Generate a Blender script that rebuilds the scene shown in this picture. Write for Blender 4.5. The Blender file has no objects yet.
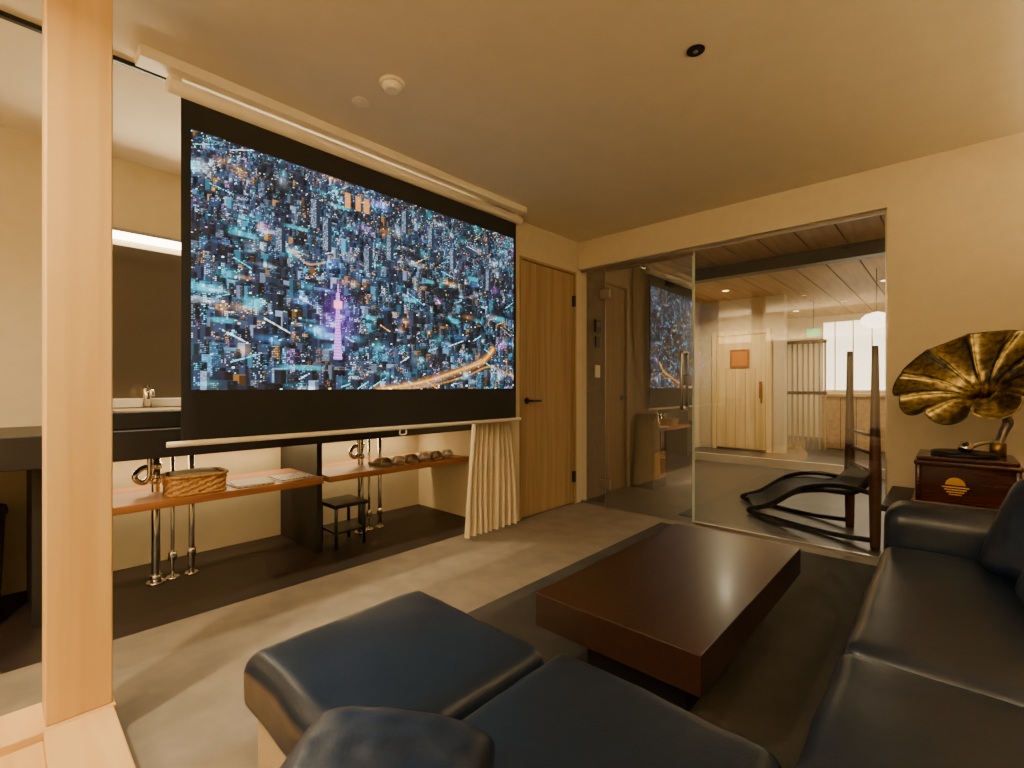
import bpy, bmesh, math, random
import numpy as np
from mathutils import Vector, Matrix, noise
random.seed(7); np.random.seed(7)
scene = bpy.context.scene
COL = scene.collection

# ------------------------------------------------------------------ materials
def lin(c):
    return tuple(((x/255.0)/12.92 if x/255.0 <= .04045 else ((x/255.0+.055)/1.055)**2.4) for x in c)
def mat(name, rgb, rough=.6, metal=0., rgb2=None, scale=(5,5,5), nscale=1., detail=4., bump=0., bscale=40., bstr=(1,1,1), spec=.5, coat=0., emis=None, estr=0., contrast=(.35,.65), dist=0.):
    m = bpy.data.materials.new(name); m.use_nodes = True
    nt = m.node_tree; N = nt.nodes; L = nt.links
    b = N['Principled BSDF']
    b.inputs['Base Color'].default_value = (*lin(rgb), 1)
    b.inputs['Roughness'].default_value = rough
    b.inputs['Metallic'].default_value = metal
    b.inputs['Specular IOR Level'].default_value = spec
    b.inputs['Coat Weight'].default_value = coat
    b.inputs['Coat Roughness'].default_value = .15
    if emis:
        b.inputs['Emission Color'].default_value = (*lin(emis), 1)
        b.inputs['Emission Strength'].default_value = estr
    tc = N.new('ShaderNodeTexCoord')
    if rgb2:
        mp = N.new('ShaderNodeMapping'); mp.inputs['Scale'].default_value = scale
        L.new(tc.outputs['Object'], mp.inputs['Vector'])
        nz = N.new('ShaderNodeTexNoise'); nz.inputs['Scale'].default_value = nscale
        nz.inputs['Detail'].default_value = detail; nz.inputs['Distortion'].default_value = dist
        L.new(mp.outputs[0], nz.inputs['Vector'])
        cr = N.new('ShaderNodeValToRGB')
        cr.color_ramp.elements[0].position = contrast[0]; cr.color_ramp.elements[0].color = (*lin(rgb), 1)
        cr.color_ramp.elements[1].position = contrast[1]; cr.color_ramp.elements[1].color = (*lin(rgb2), 1)
        L.new(nz.outputs['Fac'], cr.inputs['Fac']); L.new(cr.outputs['Color'], b.inputs['Base Color'])
    if bump > 0:
        mp2 = N.new('ShaderNodeMapping'); mp2.inputs['Scale'].default_value = bstr
        L.new(tc.outputs['Object'], mp2.inputs['Vector'])
        n2 = N.new('ShaderNodeTexNoise'); n2.inputs['Scale'].default_value = bscale; n2.inputs['Detail'].default_value = 5
        L.new(mp2.outputs[0], n2.inputs['Vector'])
        bp = N.new('ShaderNodeBump'); bp.inputs['Strength'].default_value = bump; bp.inputs['Distance'].default_value = .01
        L.new(n2.outputs['Fac'], bp.inputs['Height']); L.new(bp.outputs[0], b.inputs['Normal'])
    return m

M = {}
M['plaster'] = mat('wall_plaster', (200,185,154), .9, rgb2=(204,189,159), nscale=3, bump=.06, bscale=180)
M['ceil'] = mat('ceiling_plaster', (219,207,182), .92, rgb2=(222,210,186), nscale=2, bump=.04, bscale=150)
M['floor'] = mat('floor_microcement', (114,104,91), .5, rgb2=(130,118,103), nscale=1.6, detail=8, bump=.03, bscale=30)
M['rug'] = mat('rug_pile', (42,40,37), .8, rgb2=(56,52,47), scale=(4,4,4), nscale=1, detail=8, bump=.3, bscale=250)
M['darkfloor'] = mat('alcove_floor', (34,24,19), .5, rgb2=(42,30,24), nscale=3)
M['tile'] = mat('hall_tile', (54,50,45), .35, rgb2=(66,61,55), nscale=2.5, detail=6)
M['pine'] = mat('pine_wood', (214,176,112), .5, rgb2=(198,154,88), scale=(9,9,.3), nscale=1.8, detail=4, dist=.8, contrast=(.35,.75))
M['pineh'] = mat('pine_wood_h', (214,176,112), .5, rgb2=(200,156,92), scale=(.6,7,7), nscale=1.4, detail=3, dist=.8)
M['door'] = mat('oak_door', (170,142,100), .55, rgb2=(144,116,78), scale=(16,16,.5), nscale=1.5, detail=6, dist=.8)
M['sauna'] = mat('sauna_wood', (230,204,150), .6, rgb2=(214,182,124), scale=(14,14,.7), nscale=1.5)
M['shelf'] = mat('shelf_wood', (160,104,56), .5, rgb2=(132,80,40), scale=(14,1,14), nscale=1.5, dist=1)
M['blackwood'] = mat('black_laminate', (26,23,22), .45, rgb2=(33,29,27), nscale=5)
M['walnut'] = mat('dark_walnut', (36,21,14), .3, rgb2=(52,32,22), scale=(26,.9,26), nscale=1.6, detail=7, dist=.8, contrast=(.3,.75), coat=.15)
M['plinth'] = mat('plinth_black', (12,10,10), .5)
M['leather'] = mat('navy_leather', (14,25,40), .33, rgb2=(19,31,47), nscale=8, bump=.06, bscale=160, spec=.5)
M['leather2'] = mat('cushion_leather', (17,28,47), .36, rgb2=(23,35,55), nscale=8, bump=.06, bscale=160)
M['taupe'] = mat('taupe_fabric', (150,132,102), .9, rgb2=(165,145,114), nscale=60, bump=.3, bscale=300)
M['chrome'] = mat('chrome', (220,215,205), .12, 1.)
M['steel'] = mat('brushed_steel', (170,165,158), .3, 1.)
M['glassedge'] = mat('polished_glass_edge', (190,210,196), .2, 0., spec=.8)
M['brass'] = mat('brass', (166,148,92), .22, 1., rgb2=(82,72,44), nscale=9, detail=6, contrast=(.35,.68))
M['brassd'] = mat('aged_brass', (150,118,66), .3, 1.)
M['mahog'] = mat('mahogany', (66,26,15), .25, rgb2=(40,15,10), scale=(1.5,14,14), nscale=2, detail=5, dist=1, coat=.4)
M['gold'] = mat('gold_leaf', (205,160,75), .35, .5)
M['black'] = mat('black_plastic', (14,14,15), .4)
M['screenblack'] = mat('screen_border', (24,24,26), .75)
M['white'] = mat('white_plastic', (230,220,200), .45)
M['cream'] = mat('linen_curtain', (222,207,174), .9, rgb2=(210,193,158), nscale=20, bump=.3, bscale=200)
M['wicker'] = mat('wicker', (196,150,84), .7, rgb2=(160,108,54), scale=(1,1,1), nscale=70, bump=.8, bscale=90)
M['wickerb'] = mat('wicker_black', (36,28,24), .6, rgb2=(70,56,44), nscale=60, bump=.8, bscale=80)
M['mirror'] = mat('smoked_mirror', (116,103,84), .12, .55)
M['greywall'] = mat('hall_plaster', (112,101,84), .85, rgb2=(120,108,90), nscale=4, bump=.06, bscale=100)
M['paper'] = mat('magazine_paper', (190,178,165), .5, rgb2=(110,55,35), nscale=14, contrast=(.5,.6))
M['paper2'] = mat('leaflet_paper', (205,195,176), .6)
M['towel'] = mat('sandals_weave', (80,54,36), .8, rgb2=(180,152,116), nscale=50, bump=.5, bscale=60)
M['beam'] = mat('dark_beam', (50,62,72), .5, rgb2=(40,50,60), nscale=4)
M['hallceil'] = mat('hall_board', (186,152,104), .6, rgb2=(166,132,86), scale=(9,.8,9), nscale=2)
M['seam'] = mat('board_seam', (50,36,24), .8)
M['chairwood'] = mat('chair_wood', (96,54,30), .35, rgb2=(66,36,21), scale=(8,8,1), nscale=2)
M['slat'] = mat('slat_wood', (190,168,130), .6, rgb2=(170,146,108), scale=(14,14,.7), nscale=1.5)
M['blackfab'] = mat('sling_fabric', (20,20,22), .6)
M['ledw'] = mat('led_emitter', (255,240,215), .5, emis=(255,238,205), estr=14)
M['ledu'] = mat('led_strip_emitter', (255,200,130), .5, emis=(255,200,115), estr=4)
M['shoji'] = mat('lit_blind', (255,240,215), .6, emis=(255,236,200), estr=3.0)
M['lantern'] = mat('paper_lantern', (255,245,230), .6, emis=(255,238,205), estr=4)
M['exit'] = mat('exit_green', (20,190,120), .5, emis=(20,210,110), estr=1.2)
M['lampdisc'] = mat('downlight_lens', (255,230,190), .4, emis=(255,212,140), estr=6)
M['amber'] = mat('amber_window', (180,110,40), .3, emis=(220,140,50), estr=.15)

def glassmat(nm, base):
    m = bpy.data.materials.new(nm); m.use_nodes = True
    nt = m.node_tree; N = nt.nodes; L = nt.links
    N.remove(N['Principled BSDF'])
    out = N['Material Output']
    lw = N.new('ShaderNodeLayerWeight'); lw.inputs['Blend'].default_value = .5
    p = N.new('ShaderNodeMath'); p.operation = 'POWER'; p.inputs[1].default_value = 5
    ma = N.new('ShaderNodeMath'); ma.operation = 'MULTIPLY_ADD'; ma.inputs[1].default_value = 1-base; ma.inputs[2].default_value = base
    L.new(lw.outputs['Facing'], p.inputs[0]); L.new(p.outputs[0], ma.inputs[0])
    t = N.new('ShaderNodeBsdfTransparent'); t.inputs[0].default_value = (.94,.955,.94,1)
    g = N.new('ShaderNodeBsdfGlossy'); g.inputs['Roughness'].default_value = .0
    mx = N.new('ShaderNodeMixShader')
    L.new(ma.outputs[0], mx.inputs[0]); L.new(t.outputs[0], mx.inputs[1]); L.new(g.outputs[0], mx.inputs[2])
    L.new(mx.outputs[0], out.inputs[0])
    return m
M['glass'] = glassmat('partition_glass', .11)
M['glassdoor'] = glassmat('coated_door_glass', .48)

# ------------------------------------------------------------------ helpers
def empty(name, loc=(0,0,0)):
    e = bpy.data.objects.new(name, None); e.location = loc; e.empty_display_size = .1
    COL.objects.link(e); return e
def finish(o, parent):
    if parent is not None:
        o.parent = parent
        o.matrix_parent_inverse = Matrix.Translation(-Vector(parent.location))
    return o
def meshobj(name, bm, m, parent=None, smooth=False):
    me = bpy.data.meshes.new(name); bm.to_mesh(me); bm.free()
    if m is not None: me.materials.append(M[m] if isinstance(m, str) else m)
    if smooth:
        for p in me.polygons: p.use_smooth = True
    o = bpy.data.objects.new(name, me); COL.objects.link(o)
    return finish(o, parent)
def box(name, x0,x1,y0,y1,z0,z1, m, parent=None, bev=0., seg=2, rot=None):
    bm = bmesh.new(); bmesh.ops.create_cube(bm, size=1)
    c = Vector(((x0+x1)/2,(y0+y1)/2,(z0+z1)/2))
    for v in bm.verts:
        v.co = Vector((v.co.x*(x1-x0), v.co.y*(y1-y0), v.co.z*(z1-z0)))
    if bev > 0: bmesh.ops.bevel(bm, geom=bm.edges[:], offset=bev, segments=seg, affect='EDGES', profile=.5)
    o = meshobj(name, bm, m, None, smooth=False)
    o.location = c
    if rot: o.rotation_euler = rot
    return finish(o, parent)
def cyl(name, p0, p1, r, m, parent=None, r2=None, n=20):
    p0 = Vector(p0); p1 = Vector(p1); d = p1-p0
    bm = bmesh.new()
    bmesh.ops.create_cone(bm, cap_ends=True, segments=n, radius1=r, radius2=r if r2 is None else r2, depth=d.length)
    bmesh.ops.bevel(bm, geom=[e for e in bm.edges if len(e.link_faces)==2 and e.calc_face_angle(0) > 1.0], offset=min(r*.12,.004), segments=1, affect='EDGES')
    o = meshobj(name, bm, m, None)
    for p in o.data.polygons:
        p.use_smooth = len(p.vertices) == 4
    o.rotation_mode = 'QUATERNION'
    o.rotation_quaternion = d.to_track_quat('Z','Y'); o.location = (p0+p1)/2
    return finish(o, parent)
def catmull(pts, sub=8):
    pts = [Vector(p) for p in pts]; P = [pts[0]]+pts+[pts[-1]]; out = []
    for i in range(1, len(P)-2):
        for k in range(sub):
            t = k/sub; a,b,c,d = P[i-1],P[i],P[i+1],P[i+2]
            out.append(.5*((2*b)+(-a+c)*t+(2*a-5*b+4*c-d)*t*t+(-a+3*b-3*c+d)*t**3))
    out.append(pts[-1]); return out
def tube(name, pts, r, m, parent=None, n=12, smoothpath=True, radii=None):
    P = catmull(pts) if smoothpath else [Vector(p) for p in pts]
    bm = bmesh.new(); rings = []; up = Vector((0,0,1))
    prev = None
    for i,p in enumerate(P):
        t = (P[min(i+1,len(P)-1)]-P[max(i-1,0)]).normalized()
        if prev is None:
            a = t.cross(up)
            if a.length < .1: a = t.cross(Vector((1,0,0)))
            a.normalize()
        else:
            a = (prev - t*prev.dot(t)).normalized()
        prev = a; b = t.cross(a)
        rr = r if radii is None else np.interp(i/(len(P)-1), np.linspace(0,1,len(radii)), radii)
        rings.append([bm.verts.new(p+a*rr*math.cos(2*math.pi*k/n)+b*rr*math.sin(2*math.pi*k/n)) for k in range(n)])
    for i in range(len(rings)-1):
        for k in range(n):
            bm.faces.new((rings[i][k],rings[i][(k+1)%n],rings[i+1][(k+1)%n],rings[i+1][k]))
    bm.faces.new(rings[0][::-1]); bm.faces.new(rings[-1])
    bmesh.ops.recalc_face_normals(bm, faces=bm.faces[:])
    return meshobj(name, bm, m, parent, smooth=True)
def cushion(name, x0,x1,y0,y1,z0,z1, m, parent=None, r=.05, puff=.012, wr=.0020, n=34, seed=0):
    """soft rounded upholstery block with crowned top and fine wrinkles"""
    bm = bmesh.new(); bmesh.ops.create_cube(bm, size=2)
    bmesh.ops.subdivide_edges(bm, edges=bm.edges[:], cuts=n, use_grid_fill=True)
    hx,hy,hz = (x1-x0)/2,(y1-y0)/2,(z1-z0)/2
    for v in bm.verts:
        q = Vector([math.copysign(1-(1-abs(c))**1.35, c) for c in v.co])
        p = Vector((q.x*hx,q.y*hy,q.z*hz))
        inner = Vector((max(-hx+r,min(hx-r,p.x)),max(-hy+r,min(hy-r,p.y)),max(-hz+r,min(hz-r,p.z))))
        d = p-inner
        if d.length > 1e-9: p = inner + d.normalized()*r
        fx,fy = 1-(p.x/hx)**2, 1-(p.y/hy)**2
        if p.z > 0: p.z += puff*max(0,fx)**.6*max(0,fy)**.6
        w = noise.noise(Vector((p.x*6+seed,p.y*6,p.z*6)))+.35*noise.noise(Vector((p.x*15,p.y*15+seed,p.z*15)))
        e = .7+2.4*max(abs(p.x)/hx,abs(p.y)/hy)**6
        p += (d.normalized() if d.length>1e-9 else Vector((0,0,1)))*w*wr*e
        v.co = p
    o = meshobj(name, bm, m, None, smooth=True)
    o.location = ((x0+x1)/2,(y0+y1)/2,(z0+z1)/2)
    return finish(o, parent)
def pillow(name, w,h,t, loc, rot, m, parent=None, seed=0, n=34):
    bm = bmesh.new(); g = {}
    for s in (1,-1):
        for i in range(n+1):
            for j in range(n+1):
                a,b = -1+2*i/n, -1+2*j/n
                edge = i in (0,n) or j in (0,n)
                if edge and s == -1: g[(s,i,j)] = g[(1,i,j)]; continue
                th = max(0,(1-a**4)*(1-b**4))**.5
                pin = 1-.05*(1-abs(b)**2)*abs(a)**3; pin2 = 1-.05*(1-abs(a)**2)*abs(b)**3
                cr_ = 1-.09*(abs(a)*abs(b))**3
                wv = noise.noise(Vector((a*1.6+seed,b*1.6,s*.7)))*.10+noise.noise(Vector((a*4,b*4+seed,s)))*.05
                z = s*t/2*th*(1+wv) + .006*wv
                g[(s,i,j)] = bm.verts.new((a*w/2*pin*cr_, b*h/2*pin2*cr_, z))
    for s in (1,-1):
        for i in range(n):
            for j in range(n):
                f = [g[(s,i,j)],g[(s,i+1,j)],g[(s,i+1,j+1)],g[(s,i,j+1)]]
                bm.faces.new(f if s==1 else f[::-1])
    o = meshobj(name, bm, m, None, smooth=True)
    o.location = loc; o.rotation_euler = rot
    return finish(o, parent)
WARM = (1,.81,.51)
def area(name, loc, size, energy, color=WARM, rot=(0,0,0), parent=None, sy=None, spread=None):
    l = bpy.data.lights.new(name,'AREA'); l.energy = energy; l.color = color; l.size = size
    if sy: l.shape = 'RECTANGLE'; l.size_y = sy
    else: l.shape = 'DISK'
    if spread: l.spread = math.radians(spread)
    o = bpy.data.objects.new(name, l); o.location = loc; o.rotation_euler = rot; COL.objects.link(o)
    return finish(o, parent)

XB = -3.56; XW = -2.52; YG = 3.63; H = 2.40; XR = 1.0; YR = -2.0
# ------------------------------------------------------------------ room shell
box('floor', XW-.07, XR+.1, YR-.1, YG+.03, -.1, 0, 'floor')
box('floor_alcove', XB-.1, XW-.07, YR-.1, 2.6, -.1, 0, 'darkfloor')
box('ceiling', XB-.1, XR+.1, YR-.1, YG+.14, H, H+.1, 'ceil')
box('wall_left', XB-.1, XB, YR-.1, 2.6, 0, H, 'plaster')
box('wall_alcove_end', XB-.1, XW, 2.6, 2.82, 0, H, 'plaster')
box('wall_left_lintel', XW-.12, XW, 2.82, YG+.14, 2.12, H, 'plaster')
box('wall_left_jamb', XW-.12, XW, 3.60, YG+.14, 0, 2.12, 'plaster')
box('wall_back_lintel', XW, XR, YG, YG+.14, 2.15, H, 'plaster')
box('wall_back', -.275, XR, YG, YG+.14, 0, 2.15, 'plaster')
box('wall_right', XR, XR+.1, YR-.1, YG+.14, 0, H, 'plaster')
box('wall_rear', XB, XR, YR-.1, YR, 0, H, 'plaster')

# door in left wall
d = empty('door_1', (XW-.03,3.2,1.05))
box('door_leaf', XW-.06, XW-.015, 2.845, 3.575, .008, 2.095, 'door', d, .003)
box('frame_left', XW-.08, XW+.005, 2.822, 2.843, 0, 2.118, 'door', d)
box('frame_right', XW-.08, XW+.005, 3.577, 3.598, 0, 2.118, 'door', d)
box('frame_top', XW-.08, XW+.005, 2.843, 3.577, 2.098, 2.118, 'door', d)
for z in (.25,1.85):
    box('hinge', XW-.016, XW+.012, 3.555, 3.585, z-.05, z+.05, 'black', d, .003)
cyl('handle_rose', (XW-.016,2.92,.955), (XW-.002,2.92,.955), .026, 'black', d)
tube('handle_lever', [(XW-.01,2.92,.955),(XW+.04,2.92,.955),(XW+.05,2.94,.955),(XW+.05,3.03,.955)], .009, 'black', d)

# rug
box('area_rug', -1.66, -.235, .97, 3.52, .0, .010, 'rug', None, .004)

# ------------------------------------------------------------------ pillar & platform
box('wooden_pillar', -2.03,-1.885, .09,.238, .10, H, 'pine', None, .004)
s = empty('raised_platform', (-1.6,-.5,.05))
box('sill_side', -2.05,-1.87, YR, .245, 0, .10, 'pineh', s, .004)
box('sill_front', -1.87,-1.30, .085,.238, 0, .10, 'pineh', s, .004)
box('platform_deck', -1.87,-1.30, YR, .085, 0, .075, 'pineh', s, .002)

# ------------------------------------------------------------------ washstand alcove
w = empty('washstand_counter', (-3.2,.8,.8))
box('counter_slab', XB, -2.83, YR, 2.595, .72, .86, 'blackwood', w, .004)
for i,y in enumerate((.10,1.385)):
    box('support_panel_%d'%i, XB, -2.98, y, y+.035, 0, .72, 'blackwood', w, .002)
box('sink_basin_rim', -3.42,-2.93, .33,1.15, .86,.945, 'blackwood', w, .006)
box('sink_basin_rim_b', -3.42,-2.93, 1.5,2.3, .86,.945, 'blackwood', w, .006)
box('sink_inner', -3.36,-2.99, .39,1.09, .944,.949, 'taupe', w, .001)
box('sink_inner_b', -3.36,-2.99, 1.56,2.24, .944,.949, 'taupe', w, .001)
box('mirror_ledge', XB, -3.44, .28,2.4, .95,1.0, 'white', w, .003)
box('under_led', XB, XB+.02, .2,2.5, .69,.715, 'ledu', w)
def faucet(y):
    f = empty('basin_faucet', (-3.38,y,.95))
    cyl('body', (-3.39,y,.949),(-3.39,y,1.06), .022, 'chrome', f)
    tube('spout', [(-3.39,y,1.045),(-3.33,y,1.05),(-3.27,y,1.045),(-3.26,y,1.02)], .013, 'chrome', f)
    box('lever', -3.41,-3.34,y-.008,y+.008,1.065,1.078,'chrome',f,.003)
faucet(.58); faucet(1.9)
mi = empty('wall_mirror', (XB,1.35,1.4))
box('mirror_panel', XB, XB+.03, .30,2.35, 1.0,1.89, 'mirror', mi, .003)
lb = empty('mirror_light_bar', (XB,1.35,1.95))
box('light_bar_body', XB, XB+.05, .30,2.35, 1.965,1.985, 'steel', lb)
box('light_bar_tube', XB+.01, XB+.055, .30,2.35, 1.925,1.965, 'ledw', lb, .01)
area('light_bar_glow', (XB+.07,1.3,1.94), .06, 38, (1,.79,.47), (0,math.radians(-75),0), lb, sy=2.0)
area('under_counter_glow', (XB+.12,1.3,.70), .05, 14, (1,.73,.36), (0,math.radians(-20),0), w, sy=2.3)

sh = empty('wooden_shelf', (-3.1,.8,.48))
box('shelf_board', -3.40,-2.88, .25,1.384, .462,.50, 'shelf', sh, .002)
sh = empty('wooden_shelf', (-3.1,2,.48))
box('shelf_board', -3.40,-2.88, 1.421,2.598, .462,.50, 'shelf', sh, .002)

def plumbing(y):
    # straight chrome risers through cut-outs in the shelf, trap above it
    xf = -3.17
    p = empty('sink_drain_pipes', (xf,y,.3))
    cyl('drain_riser', (xf,y,.0),(xf,y,.72), .021, 'chrome', p)
    cyl('floor_flange', (xf,y,.0),(xf,y,.014), .045, 'chrome', p)
    cyl('floor_collar', (xf,y,.014),(xf,y,.05), .028, 'chrome', p)
    tube('p_trap', [(xf+.03,y-.03,.72),(xf+.03,y-.03,.63),(xf+.03,y-.035,.585),(xf+.03,y-.06,.56),(xf+.03,y-.09,.58),(xf+.025,y-.09,.61),(xf,y-.05,.635),(xf,y,.635)], .015, 'chrome', p)
    for z in (.64,.56): cyl('slip_nut', (xf,y,z-.016),(xf,y,z+.016), .029, 'chrome', p)
    for k,dy in enumerate((.08,.17)):
        cyl('supply_%d'%k, (xf-.02,y+dy,.0),(xf-.02,y+dy,.72), .010 if k==0 else .015, 'chrome', p)
        cyl('supply_flange_%d'%k, (xf-.02,y+dy,.0),(xf-.02,y+dy,.012), .034, 'chrome', p)
        cyl('valve_%d'%k, (xf-.02,y+dy,.10),(xf-.02,y+dy,.15), .022, 'chrome', p)
plumbing(.58); plumbing(1.80)

def basket(name, x0,x1,y0,y1,z0,z1, m, taper=.9):
    b = empty(name, ((x0+x1)/2,(y0+y1)/2,z0))
    cx,cy = (x0+x1)/2,(y0+y1)/2; hx,hy = (x1-x0)/2,(y1-y0)/2
    def loop(k, off=0):
        pts=[]
        for i in range(48):
            a = 2*math.pi*i/48; c,s_ = math.cos(a), math.sin(a)
            q = (abs(c)**5+abs(s_)**5)**(-1/5)
            wv = .0025*(1 if (i//2)%2==0 else -1)*(1 if off%2==0 else -1)
            pts.append(Vector((cx+c*q*(hx*k+wv), cy+s_*q*(hy*k+wv), 0)))
        return pts
    bm = bmesh.new(); rows=[]; nr = max(6,int((z1-z0)/.014))
    for j in range(nr+1):
        t = j/nr; k = taper+(1-taper)*t
        rows.append([bm.verts.new(Vector((p.x,p.y,z0+(z1-z0)*t))) for p in loop(k,j)])
    for j in range(nr):
        for i in range(48):
            bm.faces.new((rows[j][i],rows[j][(i+1)%48],rows[j+1][(i+1)%48],rows[j+1][i]))
    bm.faces.new(rows[0][::-1])
    o = meshobj('weave', bm, m, b)
    sm = o.modifiers.new('solid','SOLIDIFY'); sm.thickness = .007; sm.offset = -1
    for zz,r in ((z1,.009),(z0+.008,.006)):
        k = 1 if zz==z1 else taper
        l = loop(k); pts = [Vector((p.x,p.y,zz)) for p in l]+[Vector((l[0].x,l[0].y,zz))]
        tube('rim', pts, r, m, b, n=8, smoothpath=False)
    return b
bk = basket('wicker_basket', -3.11,-2.90, .585,.86, .50,.60, 'wicker', .95)
pillow('folded_cloth', .17,.22,.05, (-3.005,.72,.595), (0,0,0), 'cream', bk, 3)
basket('laundry_basket', -3.38,-3.06, -.42,.02, .0,.50, 'wickerb', .92)

mg = empty('magazine_stack', (-3.0,1.1,.5))
for i,(y,r,mm) in enumerate(((.99,.05,'paper'),(1.00,-.1,'paper2'),(1.22,.1,'paper2'),(1.23,.02,'paper'))):
    z = .50+.007*(i%2)
    box('magazine_%d'%i, -3.11,-2.92,y-.09,y+.11,z,z+.0065,mm,mg,.001,rot=(0,0,r))
sl = empty('woven_sandals', (-3.0,2.1,.5))
for i in range(6):
    y = 1.86+i*.115
    bm = bmesh.new()
    prof = []
    for k in range(20):
        a = 2*math.pi*k/20
        prof.append((math.cos(a)*.115, math.sin(a)*.042*(1+.25*math.cos(a))))
    lo=[bm.verts.new((p[0],p[1],0)) for p in prof]; hi=[bm.verts.new((p[0],p[1],.02)) for p in prof]
    for k in range(20): bm.faces.new((lo[k],lo[(k+1)%20],hi[(k+1)%20],hi[k]))
    bm.faces.new(hi); bm.faces.new(lo[::-1])
    o = meshobj('sole_%d'%i, bm, 'towel', None); o.location=(-3.02,y,.501); o.rotation_euler=(0,0,.15); finish(o, sl)
    bm=bmesh.new(); A_=[];B_=[]
    for k in range(13):
        a=math.pi*k/12; A_.append(bm.verts.new((-.035,-math.cos(a)*.045,.018+math.sin(a)*.034))); B_.append(bm.verts.new((.045,-math.cos(a)*.048,.018+math.sin(a)*.045)))
    for k in range(12): bm.faces.new((A_[k],A_[k+1],B_[k+1],B_[k]))
    o=meshobj('strap_%d'%i,bm,'paper2' if i%2 else 'towel',None,True); o.location=(-2.985,y,.501); o.rotation_euler=(0,0,.15); finish(o,sl)
    sm=o.modifiers.new('s','SOLIDIFY'); sm.thickness=.005

st = empty('step_stool', (-3.05,1.62,0))
for x in (-3.16,-2.95):
    for y in (1.50,1.70):
        cyl('leg', (x,y,0),(x,y,.27),.011,'black',st)
box('seat', -3.18,-2.93,1.48,1.72,.27,.295,'black',st,.004)
box('lower_tray', -3.17,-2.94,1.49,1.71,.10,.115,'blackwood',st,.003)

# ------------------------------------------------------------------ projection screen
XS = -2.37
ps = empty('projection_screen', (XS,1.57,1.5))
box('mount_rail', XS-.03, XS+.07, .37,2.66, H-.045,H, 'white', ps, .004)
cyl('roller_case', (XS,.47,2.315),(XS,2.66,2.315), .032, 'white', ps, n=24)
for y in (.50,2.60): box('bracket', XS-.02,XS+.02,y-.02,y+.02,2.31,H-.04,'white',ps,.003)
box('screen_fabric', XS-.004, XS, .520,2.612, .835,2.29, 'screenblack', ps)
cyl('weight_bar', (XS,.47,.828),(XS,2.66,.828), .012, 'white', ps)
tube('pull_tab', [(XS,1.60,.82),(XS,1.60,.79),(XS,1.64,.79),(XS,1.64,.82)], .004,'white',ps)

# projected picture: night city painted procedurally onto a fine coloured mesh
Wp,Hp = 760,416
img = np.zeros((Hp,Wp,3)); 
yy,xx = np.mgrid[0:Hp,0:Wp]
img[:] = np.array([.003,.010,.028])
rng = np.random.RandomState(11)
def lowfreq(s,seed):
    r=np.random.RandomState(seed); a=r.rand(s+2,int(s*1.8)+2)
    gy=np.linspace(0,s,Hp); gx=np.linspace(0,int(s*1.8),Wp); iy=np.clip(gy.astype(int),0,s); ix=np.clip(gx.astype(int),0,int(s*1.8))
    fy=(gy-iy)[:,None]; fx=(gx-ix)[None,:]; fy=fy*fy*(3-2*fy); fx=fx*fx*(3-2*fx)
    return (a[iy][:,ix]*(1-fy)*(1-fx)+a[iy+1][:,ix]*fy*(1-fx)+a[iy][:,ix+1]*(1-fy)*fx+a[iy+1][:,ix+1]*fy*fx)
LF = .5*lowfreq(7,3)+.5*lowfreq(16,5)
LC = lowfreq(9,8)
pal = np.array([[.50,.78,1.],[.95,.97,1.],[.1,.72,.95],[.18,.42,.95],[1.,.58,.18],[.9,.35,.75],[1.,.82,.50]])
pw = np.array([.26,.30,.14,.11,.10,.02,.07])
y = 2.0
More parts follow.
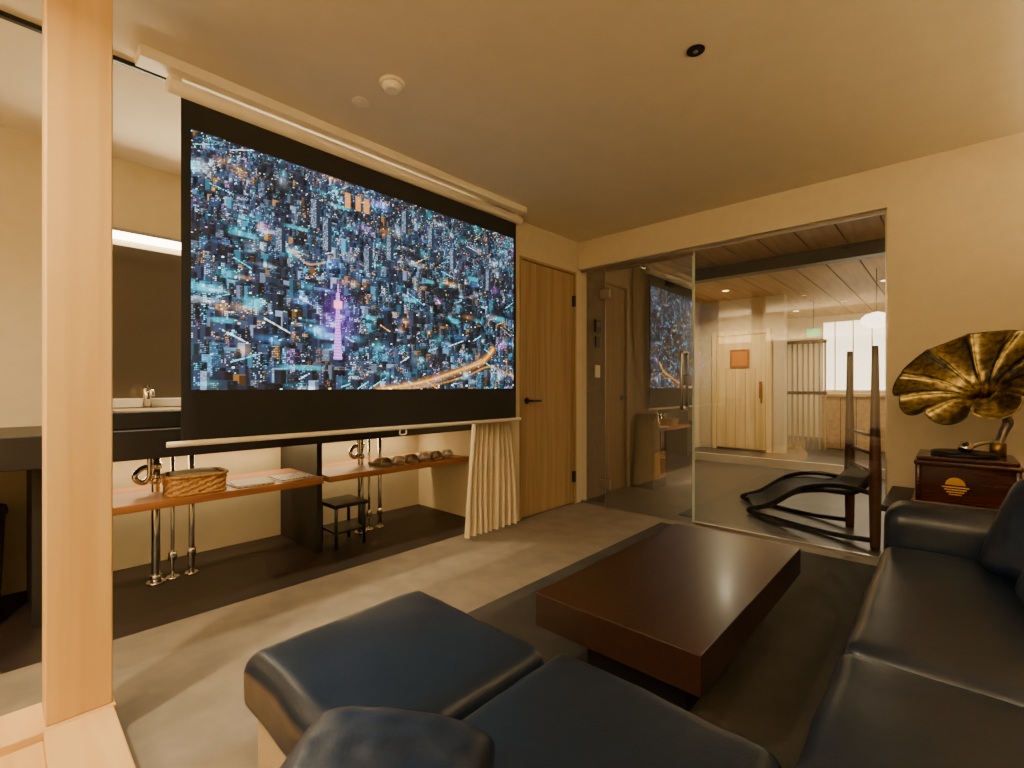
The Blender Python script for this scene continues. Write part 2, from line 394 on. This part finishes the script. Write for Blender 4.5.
while y < Hp+60:
    t = min(1,y/Hp)
    bw = 5.5+13*t**1.2; bh = 8+28*t**1.1
    n = int(Wp/bw*1.2)
    xs = rng.permutation(np.linspace(-8,Wp,n)+rng.uniform(-bw/2,bw/2,n))
    for x in xs:
        w_ = bw*rng.uniform(.5,1.7); h_ = bh*rng.uniform(.25,1.1)
        if rng.rand()<.06: h_ *= 1.8
        yb = y+rng.uniform(-4,4); x0,x1 = int(x),int(x+w_); y0,y1 = int(yb-h_),int(yb+2)
        xa,xb_ = max(0,x0),min(Wp,x1); ya,yb2 = max(0,y0),min(Hp,y1)
        if xa>=xb_ or ya>=yb2: continue
        lf = LF[min(Hp-1,ya),min(Wp-1,xa)]; lc = LC[min(Hp-1,ya),min(Wp-1,xa)]
        D = .25+2.0*max(0,lf-.28)
        base = np.array([.010,.020,.044])*rng.uniform(.2,1.9)*D
        c = rng.rand()
        if c<.07: base = np.array([.02,.12,.19])*rng.uniform(.4,1.4)*D
        elif c<.14: base = np.array([.12,.17,.25])*rng.uniform(.4,1.3)*D
        elif c<.17: base = np.array([.18,.08,.02])*rng.uniform(.4,1.2)
        img[ya:yb2,xa:xb_] = base
        mid = int(x0+(x1-x0)*rng.uniform(.45,.75))
        if mid<xb_: img[ya:yb2,max(xa,mid):xb_] = base*.2
        img[ya:min(yb2,ya+1),xa:xb_] = base*1.3+.004
        col = pal[rng.choice(7,p=pw)]
        if lc>.62: col = np.array([.15,.8,1.]) if rng.rand()<.4 else col
        if lc<.30 and rng.rand()<.3: col = np.array([1.,.55,.18])
        dens = rng.uniform(.25,.85) if rng.rand()<.44*D+.12 else rng.uniform(0,.08)
        sx = 2 if t<.4 else 3; sy = 2 if t<.3 else 3
        br = rng.uniform(.4,1.7)*(.3+.8*D)
        for wy in range(ya+2,yb2-1,sy):
            for wx in range(xa+1,xb_-1,sx):
                if rng.rand()<dens:
                    k = rng.uniform(.25,1.05)*(.3 if wx>mid else 1)*br
                    img[wy,wx] = col*k
                    if t>.4 and wx+1<Wp: img[wy,wx+1]=col*k*.8
        if rng.rand()<.24:
            c2 = [(1.,1.,1.),(.2,.9,1.),(1.,.55,.15),(1.,.35,.6),(.3,.5,1.)][rng.choice(5,p=[.42,.25,.20,.05,.08])]
            sx_=rng.randint(xa,xb_); sy2=rng.randint(ya,yb2); img[sy2:sy2+1+int(2*t),sx_:sx_+2+int(3*t)]=np.array(c2)*1.4
    y += 2.8+7.0*t
def blob(cx,cy,rx,ry,c,k):
    g = np.exp(-(((xx-cx)/rx)**2+((yy-cy)/ry)**2))[...,None]
    img[:] = img+g*np.array(c)*k*(.06+3.4*img.mean(axis=2,keepdims=True))
for i in range(130):
    c = [(.05,.75,.95),(.1,.40,1.),(.7,.85,1.),(1.,.45,.1),(.7,.25,.9)][rng.choice(5,p=[.38,.24,.18,.16,.04])]
    yb = Hp*rng.rand()
    blob(Wp*rng.rand(),yb,4+15*rng.rand(),2+7*rng.rand(),c,rng.uniform(.5,1.9))
def stroke(pts,wd,c,k=1.):
    P=[Vector((p[0]*Wp,p[1]*Hp,0)) for p in pts]; P=catmull(P,60)
    for i,p in enumerate(P):
        r=int(wd*3)+1; xa,xb_=max(0,int(p.x)-r),min(Wp,int(p.x)+r+1); ya,yb2=max(0,int(p.y)-r),min(Hp,int(p.y)+r+1)
        if xa>=xb_ or ya>=yb2: continue
        dd=((xx[ya:yb2,xa:xb_]-p.x)**2+(yy[ya:yb2,xa:xb_]-p.y)**2)
        fl = .35*(.45+.55*rng.rand())
        g=np.exp(-dd/(wd*wd))[...,None]*fl
        img[ya:yb2,xa:xb_]=img[ya:yb2,xa:xb_]*(1-g)+np.array(c)*g*k*(.4+.8*rng.rand())
stroke([(.44,1.0),(.58,.965),(.72,.90),(.84,.83),(.895,.745)],6.5,(.50,.18,.01),.6)
stroke([(.44,1.0),(.58,.965),(.72,.90),(.84,.83),(.895,.745)],2.6,(1.,.48,.05),1.)
stroke([(.50,1.0),(.64,.975),(.78,.915),(.88,.86),(1.,.92)],2.0,(.9,.34,.02),.9)
stroke([(.47,.995),(.60,.955),(.73,.89),(.84,.815)],.9,(1.,.9,.45),1.1)
for pts in ([(.21,.38),(.245,.43),(.29,.41)],[(.13,.31),(.17,.33),(.22,.41)]):
    stroke(pts,1.4,(1.,.40,.08),.7)
for k in range(46):
    cx,cy=rng.rand()*Wp,rng.rand()*Hp; L_=10+40*rng.rand(); sl_=rng.choice([-.35,.22,.5,-.6]); cc=[np.array([.1,.85,1.]),np.array([.8,.95,1.]),np.array([1.,.5,.12])][rng.choice(3,p=[.40,.25,.35])]
    for a_ in np.arange(0,L_,1.0):
        px,py=int(cx+a_),int(cy+a_*sl_)
        if 0<=px<Wp-1 and 0<=py<Hp-1 and rng.rand()<.6: img[py:py+1+int(py/Hp*1.6),px:px+2]=cc*rng.uniform(.3,1.2)
for (fx,fy,rw,rh) in ((.03,.60,22,6),(.10,.36,20,4),(.12,.64,14,10),(.30,.75,24,6),(.33,.13,22,3),(.55,.52,18,4),(.62,.40,12,4),(.80,.33,16,5),(.93,.55,16,6),(.72,.60,12,5),(.22,.28,20,3),(.23,.90,36,4),(.42,.64,12,4),(.06,.72,16,4)):
    g = np.clip(1.4*np.exp(-(((xx-fx*Wp)/rw)**4+((yy-fy*Hp)/rh)**4)),0,1)[...,None]
    img[:] = img*(1-.4*g)+g*np.array([.03,.62,.80])*.6*(.4+np.clip(img.mean(axis=2,keepdims=True)*4,0,1.2))
for fx in (.345,.375,.40):
    x0=int(fx*Wp); img[22:52,x0:x0+12]=np.array([.34,.11,.02]); 
    for wy in range(24,52,3):
        for wx in range(x0+1,x0+11,2): img[wy,wx]=np.array([1.,.6,.2])*rng.uniform(.4,1.1)
for fx,top,hh in ((.52,.05,50),(.615,.10,44),(.70,.18,48),(.285,.20,64),(.255,.13,54),(.86,.25,54),(.17,.30,44),(.40,.30,50),(.47,.20,54)):
    x0=int(fx*Wp); y0=int(top*Hp); img[y0:y0+hh,x0:x0+18]=np.array([.015,.03,.06]); img[y0:y0+hh,x0+11:x0+18]*=.4
    for wy in range(y0+2,y0+hh,3):
        for wx in range(x0+1,x0+11,2): img[wy,wx]=np.array([.6,.75,.9])*rng.uniform(.05,1.2)
tx=.325*Wp
blob(tx,.66*Hp,30,44,(.35,.10,.9),1.4)
for k in range(int(.50*Hp),int(.86*Hp)):
    f=(k-.50*Hp)/(.36*Hp); hw=1.0+(2.8 if f<.35 else 2.8+9*(f-.35)**1.5)*(0 if f<.12 else 1)
    if .22<f<.32: hw=8
    c=np.array([.70,.20,.62]) if (k//3)%2 else np.array([.20,.10,.45])
    if .22<f<.32: c=np.array([1.,.25,.38])
    img[k,int(tx-hw):int(tx+hw)+1]=c
img = np.clip(img,0,1.3)
u = np.linspace(0,1,Wp); v = np.linspace(0,1,Hp)
Y0,Y1,Z1,Z0 = .555,2.582,2.165,1.055
co = np.zeros((Hp,Wp,3),np.float32); co[...,0]=XS+.0015; co[...,1]=Y0+(Y1-Y0)*u[None,:]; co[...,2]=Z1+(Z0-Z1)*v[:,None]
me = bpy.data.meshes.new('projected_picture')
idx = np.arange(Wp*Hp).reshape(Hp,Wp)
q = np.stack([idx[1:,:-1],idx[1:,1:],idx[:-1,1:],idx[:-1,:-1]],axis=-1).reshape(-1,4)
me.vertices.add(Wp*Hp); me.vertices.foreach_set('co', co.ravel())
me.loops.add(q.size); me.loops.foreach_set('vertex_index', q.ravel().astype(np.int32))
me.polygons.add(len(q)); me.polygons.foreach_set('loop_start', np.arange(0,q.size,4,dtype=np.int32)); 
me.update(calc_edges=True)
ca = me.color_attributes.new('city','FLOAT_COLOR','POINT')
ca.data.foreach_set('color', np.concatenate([img.reshape(-1,3),np.ones((Wp*Hp,1))],1).astype(np.float32).ravel())
pm = bpy.data.materials.new('projected_city_light'); pm.use_nodes=True
nt=pm.node_tree; b=nt.nodes['Principled BSDF']; b.inputs['Base Color'].default_value=(.02,.02,.02,1); b.inputs['Roughness'].default_value=.8
at=nt.nodes.new('ShaderNodeAttribute'); at.attribute_name='city'
nt.links.new(at.outputs['Color'],b.inputs['Emission Color']); b.inputs['Emission Strength'].default_value=3.1
me.materials.append(pm)
o=bpy.data.objects.new('projected_picture',me); COL.objects.link(o); finish(o,ps)

# curtain + rail
ct = empty('linen_curtain', (-2.472,2.5,1.2))
box('curtain_rail', -2.485,-2.465, YR,2.80, H-.018,H, 'black', ct)
bm=bmesh.new(); rows=[]
nz,nf=40,160
for j in range(nz+1):
    t=j/nz; z=.02+(H-.06)*t
    pinch = 1-.30*math.exp(-((z-1.0)/.45)**2)
    wd=.27*pinch
    r=[]
    for i in range(nf+1):
        s_=i/nf
        yv=2.46+(s_-.5)*2*wd+.012*math.sin(9*s_+z*3)
        xv=-2.472+.030*math.sin(s_*2*math.pi*9+.5*math.sin(z*2))+.005*math.sin(s_*23+z)
        r.append(bm.verts.new((xv,yv,z)))
    rows.append(r)
for j in range(nz):
    for i in range(nf): bm.faces.new((rows[j][i],rows[j][i+1],rows[j+1][i+1],rows[j+1][i]))
meshobj('curtain_cloth', bm,'cream',ct,smooth=True)

# ------------------------------------------------------------------ coffee table
t = empty('coffee_table', (-.81,1.93,0))
box('table_top', -1.108,-.507, 1.325,2.525, .20,.32, 'walnut', t, .003)
box('table_plinth', -1.00,-.62, 1.50,2.38, .012,.20, 'plinth', t, .003)

# ------------------------------------------------------------------ sofa
s = empty('leather_sectional_sofa', (0,1,0))
cushion('ottoman_cushion', -1.255,-.712, .395,.915, .29,.43, 'leather', s, r=.042, puff=.015, seed=1)
box('ottoman_base', -1.232,-.735, .42,.885, .05,.30, 'taupe', s, .02)
cushion('corner_seat_cushion', -.708,-.205, .13,.945, .29,.43, 'leather', s, r=.042, puff=.015, seed=5)
box('corner_base', -.735,-.19, .14,.905, .05,.30, 'leather', s, .015)
cushion('seat_cushion_near', -.20,.46, .13,1.40, .29,.435, 'leather', s, r=.042, puff=.015, seed=9)
cushion('seat_cushion_far', -.20,.46, 1.403,2.44, .29,.435, 'leather', s, r=.042, puff=.015, seed=14)
box('long_base', -.175,.46, .14,2.42, .05,.30, 'leather', s, .015)
cushion('arm_cushion', -.20,.66, 2.44,2.66, .06,.585, 'leather', s, r=.07, puff=.01, seed=19)
cushion('back_long', .46,.70, .13,2.45, .06,.72, 'leather', s, r=.08, puff=.01, seed=22)
cushion('back_near', -.48,.70, -.18,.08, .06,.68, 'leather', s, r=.08, puff=.01, seed=25)
for i,(x,y) in enumerate(((-1.2,.46),(-1.2,.85),(-.77,.46),(-.77,.85),(-.55,.85),(.6,.0),(-.13,2.35),(.6,2.35),(-.13,1.2))):
    cyl('foot_%d'%i,(x,y,.0),(x,y,.07),.022,'black',s)
pillow('scatter_cushion', .30,.26,.13, (-.543,.325,.528), (math.radians(5),0,math.radians(34)), 'leather2', s, 2)
pillow('loose_back_cushion', .40,.36,.13, (.25,2.17,.605), (math.radians(66),0,math.radians(-50)), 'leather2', s, 4)
pillow('loose_side_cushion', .38,.34,.13, (.27,1.84,.59), (math.radians(55),0,math.radians(-80)), 'leather2', s, 6)

# ------------------------------------------------------------------ side table & phonograph
t = empty('side_table', (.15,3.1,0))
box('top', -.24,.62, 2.86,3.46, .475,.505,'plinth',t,.004)
for x in (-.20,.58):
    for y in (2.90,3.42): box('leg', x-.02,x+.02,y-.02,y+.02,0,.475,'plinth',t,.003)
box('shelf', -.2,.58,2.9,3.42,.15,.17,'plinth',t)
g = empty('gramophone', (.09,3.13,.5))
box('base_moulding', -.135,.245, 2.945,3.305,.505,.535,'mahog',g,.008)
box('cabinet', -.11,.22, 2.97,3.28,.535,.70,'mahog',g,.003)
box('top_moulding', -.125,.235, 2.955,3.295,.70,.722,'mahog',g,.007)
box('lid', -.115,.225, 2.965,3.285,.722,.742,'mahog',g,.006)
for x in (-.108,.218):
    cyl('corner_column',(x,2.972,.535),(x,2.972,.70),.012,'mahog',g)
ex0=.02
bm=bmesh.new()
c0=bm.verts.new((0,0,0)); ring=[bm.verts.new((math.cos(math.pi*i/24)*.034,0,math.sin(math.pi*i/24)*.034)) for i in range(25)]
for i in range(24): bm.faces.new((c0,ring[i],ring[i+1]))
o=meshobj('emblem_sun',bm,'gold',None); o.location=(ex0,2.966,.618); finish(o,g)
for i in range(4):
    h_=.046-.008*i
    box('emblem_line_%d'%i, ex0-h_,ex0+h_,2.962,2.968,.605-.011*i,.610-.011*i,'gold',g,.001)
cyl('turntable',(.05,3.11,.742),(.05,3.11,.757),.12,'black',g,n=40)
cyl('record',(.05,3.11,.757),(.05,3.11,.761),.115,'plinth',g,n=40)
cyl('horn_socket',(.17,3.23,.742),(.17,3.23,.80),.03,'brassd',g)
tube('crank',[(.22,3.10,.62),(.27,3.10,.62),(.28,3.10,.60),(.28,3.10,.54),(.31,3.10,.535)],.006,'chrome',g)
tube('tone_arm',[(.17,3.23,.80),(.15,3.18,.81),(.10,3.12,.80),(.06,3.07,.775)],.011,'chrome',g)
cyl('reproducer',(.05,3.055,.770),(.065,3.075,.80),.025,'chrome',g)
# flower horn
axis = Vector((-.30,-.64,.70)).normalized()
mouth = Vector((.07,3.05,1.14)); Lh = .26; apex = mouth-axis*Lh
sx = axis.cross(Vector((0,0,1))).normalized(); sy_ = sx.cross(axis)
bm=bmesh.new(); NP=10; NA=NP*16; NT=44; rings=[]
for j in range(NT+1):
    t=j/NT
    zc = Lh*(t**.65)
    R = .020+.05*t+.20*t**2.2
    ring=[]
    for i in range(NA):
        th=2*math.pi*i/NA
        ph=abs(math.sin(NP*th/2))
        fl=t**3
        rr=R+fl*.040*(ph**.6)
        za=zc+(1-ph)**6*.012*t - fl*.03*ph
        ring.append(bm.verts.new(apex+axis*za+(sx*math.cos(th)+sy_*math.sin(th))*rr))
    rings.append(ring)
for j in range(NT):
    for i in range(NA): bm.faces.new((rings[j][i],rings[j][(i+1)%NA],rings[j+1][(i+1)%NA],rings[j+1][i]))
o=meshobj('flower_horn',bm,'brass',g,smooth=True)
sm=o.modifiers.new('solid','SOLIDIFY'); sm.thickness=.003
tube('horn_elbow',[(.17,3.23,.79),(.19,3.25,.85),(.205,3.25,.90),(.185,3.235,.935),apex-axis*.02,apex+axis*.02],.022,'steel',g,radii=[.016,.018,.02,.021,.022,.022],n=16)

# ------------------------------------------------------------------ glass partition
gp = empty('window_1', (-1.4,YG+.05,1.07))
def pane(name,x0,x1,z0,z1,y,mm='glass'):
    bm=bmesh.new()
    vs=[bm.verts.new((x0,y,z0)),bm.verts.new((x1,y,z0)),bm.verts.new((x1,y,z1)),bm.verts.new((x0,y,z1))]
    bm.faces.new(vs); meshobj(name,bm,mm,gp)
yg=YG+.05
pane('fixed_pane_left',-2.515,-2.265,.02,2.14,yg)
pane('door_pane',-2.255,-1.475,.015,2.09,yg,'glassdoor')
pane('fixed_pane_right',-1.46,-.28,.02,2.14,yg)
box('pane_edge',-2.2625,-2.2575,yg-.006,yg+.006,.015,2.14,'steel',gp)
box('door_edge',-1.475,-1.469,yg-.006,yg+.006,.015,2.09,'glassedge',gp)
box('pane_edge_r',-1.465,-1.459,yg-.006,yg+.006,.015,2.14,'glassedge',gp)
box('head_channel',-2.515,-.28,yg-.012,yg+.012,2.13,2.15,'steel',gp)
box('floor_channel',-2.515,-2.26,yg-.012,yg+.012,0,.02,'steel',gp)
box('floor_channel_r',-1.46,-.28,yg-.012,yg+.012,0,.02,'steel',gp)
box('right_channel',-.287,-.275,yg-.012,yg+.012,0,2.13,'steel',gp)
for z in (.20,1.90): box('glass_hinge',-2.31,-2.21,yg-.012,yg+.012,z-.04,z+.04,'steel',gp,.004)
box('header_transom',-2.26,-1.46,yg-.004,yg+.004,2.092,2.098,'steel',gp)
for off in (-.055,.055):
    tube('pull_handle',[(-1.54,yg,1.34),(-1.54,yg+off*.9,1.34),(-1.54,yg+off,1.32),(-1.54,yg+off,.92),(-1.54,yg+off*.9,.90),(-1.54,yg,.90)],.013,'steel',gp,smoothpath=False)
box('lock_box',-1.57,-1.47,yg-.015,yg+.015,1.08,1.16,'steel',gp,.004)

# ------------------------------------------------------------------ hall beyond the glass
YH=YG+.14; HH=2.42
box('floor_hall', -3.1,1.6, YG+.03,7.0,-.1,0,'tile')
box('floor_hall_step', -4.1,1.6,7.0,11,-.1,.10,'tile')
box('trim_step', -3.1,1.6,6.97,7.0,0,.11,'white')
box('wall_hall_left', -2.64,-2.52,YH,6.35,0,HH,'greywall')
box('wall_hall_return', -3.1,-2.64,6.23,6.35,0,HH,'greywall')
box('wall_hall_recess', -3.1,-2.98,6.35,7.9,.1,HH,'plaster')
box('wall_sauna', -2.98,-1.76,7.75,7.9,.1,HH,'plaster')
box('wall_hall_far_left', -4.1,-4.0,7.9,10.8,.1,HH,'plaster')
box('wall_hall_right', 1.5,1.6,YH,11,0,HH,'plaster')
box('wall_hall_far', -4.0,1.5,10.7,10.8,.1,HH,'plaster')
box('wall_hall_near', XR+.1,1.6,YH-.1,YH,0,HH,'plaster')
cl=empty('ceiling_hall',(-1,5,HH))
x=-4.0
while x<1.6:
    box('board',x+.006,x+.294,YH,11,HH,HH+.03,'hallceil',cl,.002); x+=.30
box('board_backing',-4.1,1.6,YH,11,HH+.031,HH+.06,'seam',cl)
box('ceiling_beam', -2.98,1.5,5.45,5.60,2.29,HH,'beam')
sd=empty('door_2',(-2.4,7.74,1.1))
box('leaf',-2.70,-2.00,7.70,7.745,.13,1.86,'sauna',sd,.004)
box('frame_l',-2.77,-2.705,7.69,7.75,.10,1.93,'sauna',sd,.004); box('frame_r',-1.995,-1.93,7.69,7.75,.10,1.93,'sauna',sd,.004)
box('frame_t',-2.705,-1.995,7.69,7.75,1.865,1.93,'sauna',sd,.004)
box('window_frame',-2.50,-2.22,7.685,7.70,1.36,1.64,'shelf',sd,.003); box('window_glass',-2.47,-2.25,7.68,7.686,1.39,1.61,'amber',sd)
for x in (-2.56,-2.42,-2.28,-2.14): box('plank_seam',x-.002,x+.002,7.697,7.70,.14,1.355,'shelf',sd)
box('pull',-2.08,-2.05,7.66,7.70,.9,1.15,'shelf',sd,.004)
uc=empty('added_hall_fill',(1.4,5,0))  # added out-of-view uplight that brightens the hall ceiling boards
box('fascia',1.36,1.38,YH,8.5,0,2.14,'plaster',uc); box('trough',1.38,1.5,YH,8.5,2.06,2.08,'plaster',uc)
area('fill_uplight_strip',(1.44,5.6,2.10),.06,75,WARM,(math.radians(180),math.radians(30),0),uc,sy=4.0)

c=empty('wall_control_panel',(-2.515,3.9,1.5))
box('monitor',-2.52,-2.50,3.90,4.00,1.60,1.72,'black',c,.004)
box('monitor_display',-2.50,-2.499,3.92,3.98,1.65,1.70,'greywall',c)
box('switch_a',-2.52,-2.508,3.915,3.985,1.45,1.56,'black',c,.003)
box('switch_b',-2.52,-2.508,3.905,3.99,1.16,1.28,'white',c,.003)
k=empty('arched_reflection_standin',(-2.4,4.6,0))  # made-up solid object standing in for a basket reflection in the glass
bm=bmesh.new(); pts=[(-.16,0),(.16,0),(.16,.62)]+[(.16*math.cos(a),.62+.16*math.sin(a)) for a in np.linspace(.15,math.pi-.15,12)]+[(-.16,.62)]
f=[bm.verts.new((0,p[0],p[1])) for p in pts]; r=[bm.verts.new((.26,p[0],p[1])) for p in pts]
for i in range(len(pts)): bm.faces.new((f[i],f[(i+1)%len(pts)],r[(i+1)%len(pts)],r[i]))
bm.faces.new(f[::-1]); bm.faces.new(r)
o=meshobj('standin_body',bm,'blackwood',None); o.location=(-2.515,4.75,.0); finish(o,k)
box('standin_slot',-2.258,-2.25,4.63,4.87,.42,.62,'greywall',k)
box('standin_drawer',-2.258,-2.245,4.62,4.88,.10,.38,'wicker',k,.004)
sl=empty('lattice_screen',(-1.8,8.6,1))
for i in range(15):
    x=-2.45+i*.074
    box('slat_%d'%i,x,x+.024,8.6,8.64,.10,1.75,'slat',sl)
box('rail_top',-2.47,-1.38,8.58,8.66,1.75,1.80,'chairwood',sl); box('rail_mid',-2.47,-1.38,8.585,8.655,.95,1.0,'chairwood',sl)
lbn=empty('lit_roller_blind',(-1.,9.2,1.3))
box('blind_cloth',-1.52,-.45,9.2,9.21,1.02,2.12,'shoji',lbn)
box('blind_bar',-1.54,-.43,9.18,9.22,.99,1.02,'white',lbn)
for x in (-1.36,-1.12,-.88): box('blind_seam',x-.008,x+.008,9.188,9.2,1.02,2.12,'white',lbn)
ctr=empty('reception_counter',(-.9,9,.5))
box('body',-1.5,-.2,8.9,9.15,.10,.92,'hallceil',ctr,.01); box('top',-1.53,-.17,8.85,9.18,.92,.97,'pineh',ctr,.01)
for i in range(7): box('panel_line',-1.45+i*.2,-1.442+i*.2,8.895,8.9,.12,.9,'seam',ctr)
lt=empty('paper_lantern',(-.61,6.8,1.83))
bm=bmesh.new(); bmesh.ops.create_uvsphere(bm,u_segments=32,v_segments=20,radius=.15)
for v_ in bm.verts: v_.co.z*=.6; v_.co+= v_.co.normalized()*.004*math.sin(v_.co.z*220)
o=meshobj('shade',bm,'lantern',None,True); o.location=(-.61,6.8,1.83); finish(o,lt)
cyl('cord',(-.61,6.8,1.90),(-.61,6.8,HH),.004,'black',lt)
ex=empty('exit_sign',(-1.52,8.3,1.9)); box('face',-1.60,-1.44,8.38,8.40,1.84,1.95,'exit',ex,.004); box('housing',-1.61,-1.43,8.40,8.43,1.83,1.96,'white',ex); cyl('rod',(-1.52,8.41,1.96),(-1.52,8.41,HH),.006,'black',ex)

# lounge chair in the hall
ch=empty('reclining_lounge_chair',(-.7,4.25,0))
A=Vector((-.36,3.93,0)); B=Vector((-.56,4.42,0)); ax=Vector((-.93,.37,0)).normalized()
for k_,p in enumerate((A,B)):
    tube('back_post_%d'%k_,[p+Vector((.0,0,0)),p+Vector((.0,0,.45)),p+Vector((.0,0,.9)),p+Vector((.0,0,1.34))],.03,'chairwood',ch,radii=[.028,.036,.026,.018],n=12)
    tube('runner_%d'%k_,[p+Vector((0,0,.36)),p+ax*.25+Vector((0,0,.37)),p+ax*.5+Vector((0,0,.30)),p+ax*.75+Vector((0,0,.13)),p+ax*.95+Vector((0,0,.03)),p+ax*.7+Vector((0,0,.02)),p+ax*.3+Vector((0,0,.02)),p+Vector((0,0,.05))],.018,'black',ch)
for z in (.5,.62,.74): cyl('back_rung',A+Vector((0,0,z)),B+Vector((0,0,z)),.012,'chairwood',ch)
bm=bmesh.new(); prof=catmull([(0,0,.50),(.12,0,.36),(.35,0,.33),(.55,0,.27),(.75,0,.13),(.90,0,.07)],6); rr=[]
for p in prof:
    rr.append([bm.verts.new(A+(B-A)*f_+ax*p.x+Vector((0,0,p.z-.02*math.sin(math.pi*f_)))) for f_ in np.linspace(.04,.96,8)])
for i in range(len(rr)-1):
    for j in range(7): bm.faces.new((rr[i][j],rr[i][j+1],rr[i+1][j+1],rr[i+1][j]))
o=meshobj('sling_seat',bm,'blackfab',ch,True); sm=o.modifiers.new('s','SOLIDIFY'); sm.thickness=.03

# ------------------------------------------------------------------ ceiling fixtures
sk=empty('smoke_detector',(-1.79,1.167,H))
cyl('base',(-1.79,1.167,H-.014),(-1.79,1.167,H),.054,'white',sk,n=32)
cyl('dome',(-1.79,1.167,H-.04),(-1.79,1.167,H-.014),.032,'white',sk,r2=.046,n=32)
sk=empty('smoke_detector',(-2.015,1.147,H))
cyl('base',(-2.015,1.147,H-.008),(-2.015,1.147,H),.042,'white',sk,n=32)
cyl('cap',(-2.015,1.147,H-.016),(-2.015,1.147,H-.008),.022,'white',sk,n=24)
sp=empty('recessed_spotlight',(-.737,1.87,H))
cyl('ring',(-.737,1.87,H-.006),(-.737,1.87,H),.034,'black',sp,n=32)
cyl('lens',(-.737,1.87,H-.009),(-.737,1.87,H-.006),.010,'steel',sp,n=16)
def downlight(x,y,z,e,spread=150,color=WARM):
    dl=empty('ceiling_downlight',(x,y,z))
    cyl('trim_ring',(x,y,z-.006),(x,y,z),.055,'white',dl,n=32)
    cyl('lens',(x,y,z-.009),(x,y,z-.006),.04,'lampdisc',dl,n=24)
    area('lamp',(x,y,z-.012),.09,e,color,(0,0,0),dl,spread=spread)
for x,y,e in ((-1.55,-.55,50),(-.2,-1.0,15),(-1.2,-1.5,17),(-3.0,1.9,20)):
    downlight(x,y,H,e)
for x,y,e in ((-.2,4.9,7),(-2.3,6.9,27),(-.6,7.6,30),(.4,6.2,10),(-2.0,9.6,32)):
    downlight(x,y,HH,e)
# added unseen ceiling fill: open-topped troughs along rear and right walls
cv=empty('added_fill_rear',(-1.3,YR+.1,2.05))
box('trough_base',XB,XR,YR,YR+.16,1.80,1.82,'plaster',cv); box('trough_lip',XB,XR,YR+.14,YR+.16,1.82,1.88,'plaster',cv)
area('fill_strip',((XB+XR)/2,YR+.07,1.84),4.2,150,(1,.82,.54),(math.radians(180-35),0,0),cv,sy=.06)
cv=empty('added_fill_right',(XR-.1,.8,2.05))
box('trough_base',XR-.16,XR,YR+.2,YG,1.80,1.82,'plaster',cv); box('trough_lip',XR-.16,XR-.14,YR+.2,YG,1.82,1.88,'plaster',cv)
area('fill_strip',(XR-.07,.8,1.84),.06,108,(1,.82,.54),(math.radians(180),math.radians(35),0),cv,sy=5.0)

wd=bpy.data.worlds.new('world'); scene.world=wd; wd.use_nodes=True
wd.node_tree.nodes['Background'].inputs[0].default_value=(.9,.65,.4,1); wd.node_tree.nodes['Background'].inputs[1].default_value=.05

# ------------------------------------------------------------------ camera
cd=bpy.data.cameras.new('camera'); cam=bpy.data.objects.new('camera',cd); COL.objects.link(cam)
cam.location=(0,0,1.067); cam.rotation_euler=(math.radians(90),0,math.radians(42.7))
cd.sensor_width=36; cd.lens=16.66; cd.shift_y=.003; cd.clip_start=.02
scene.camera=cam
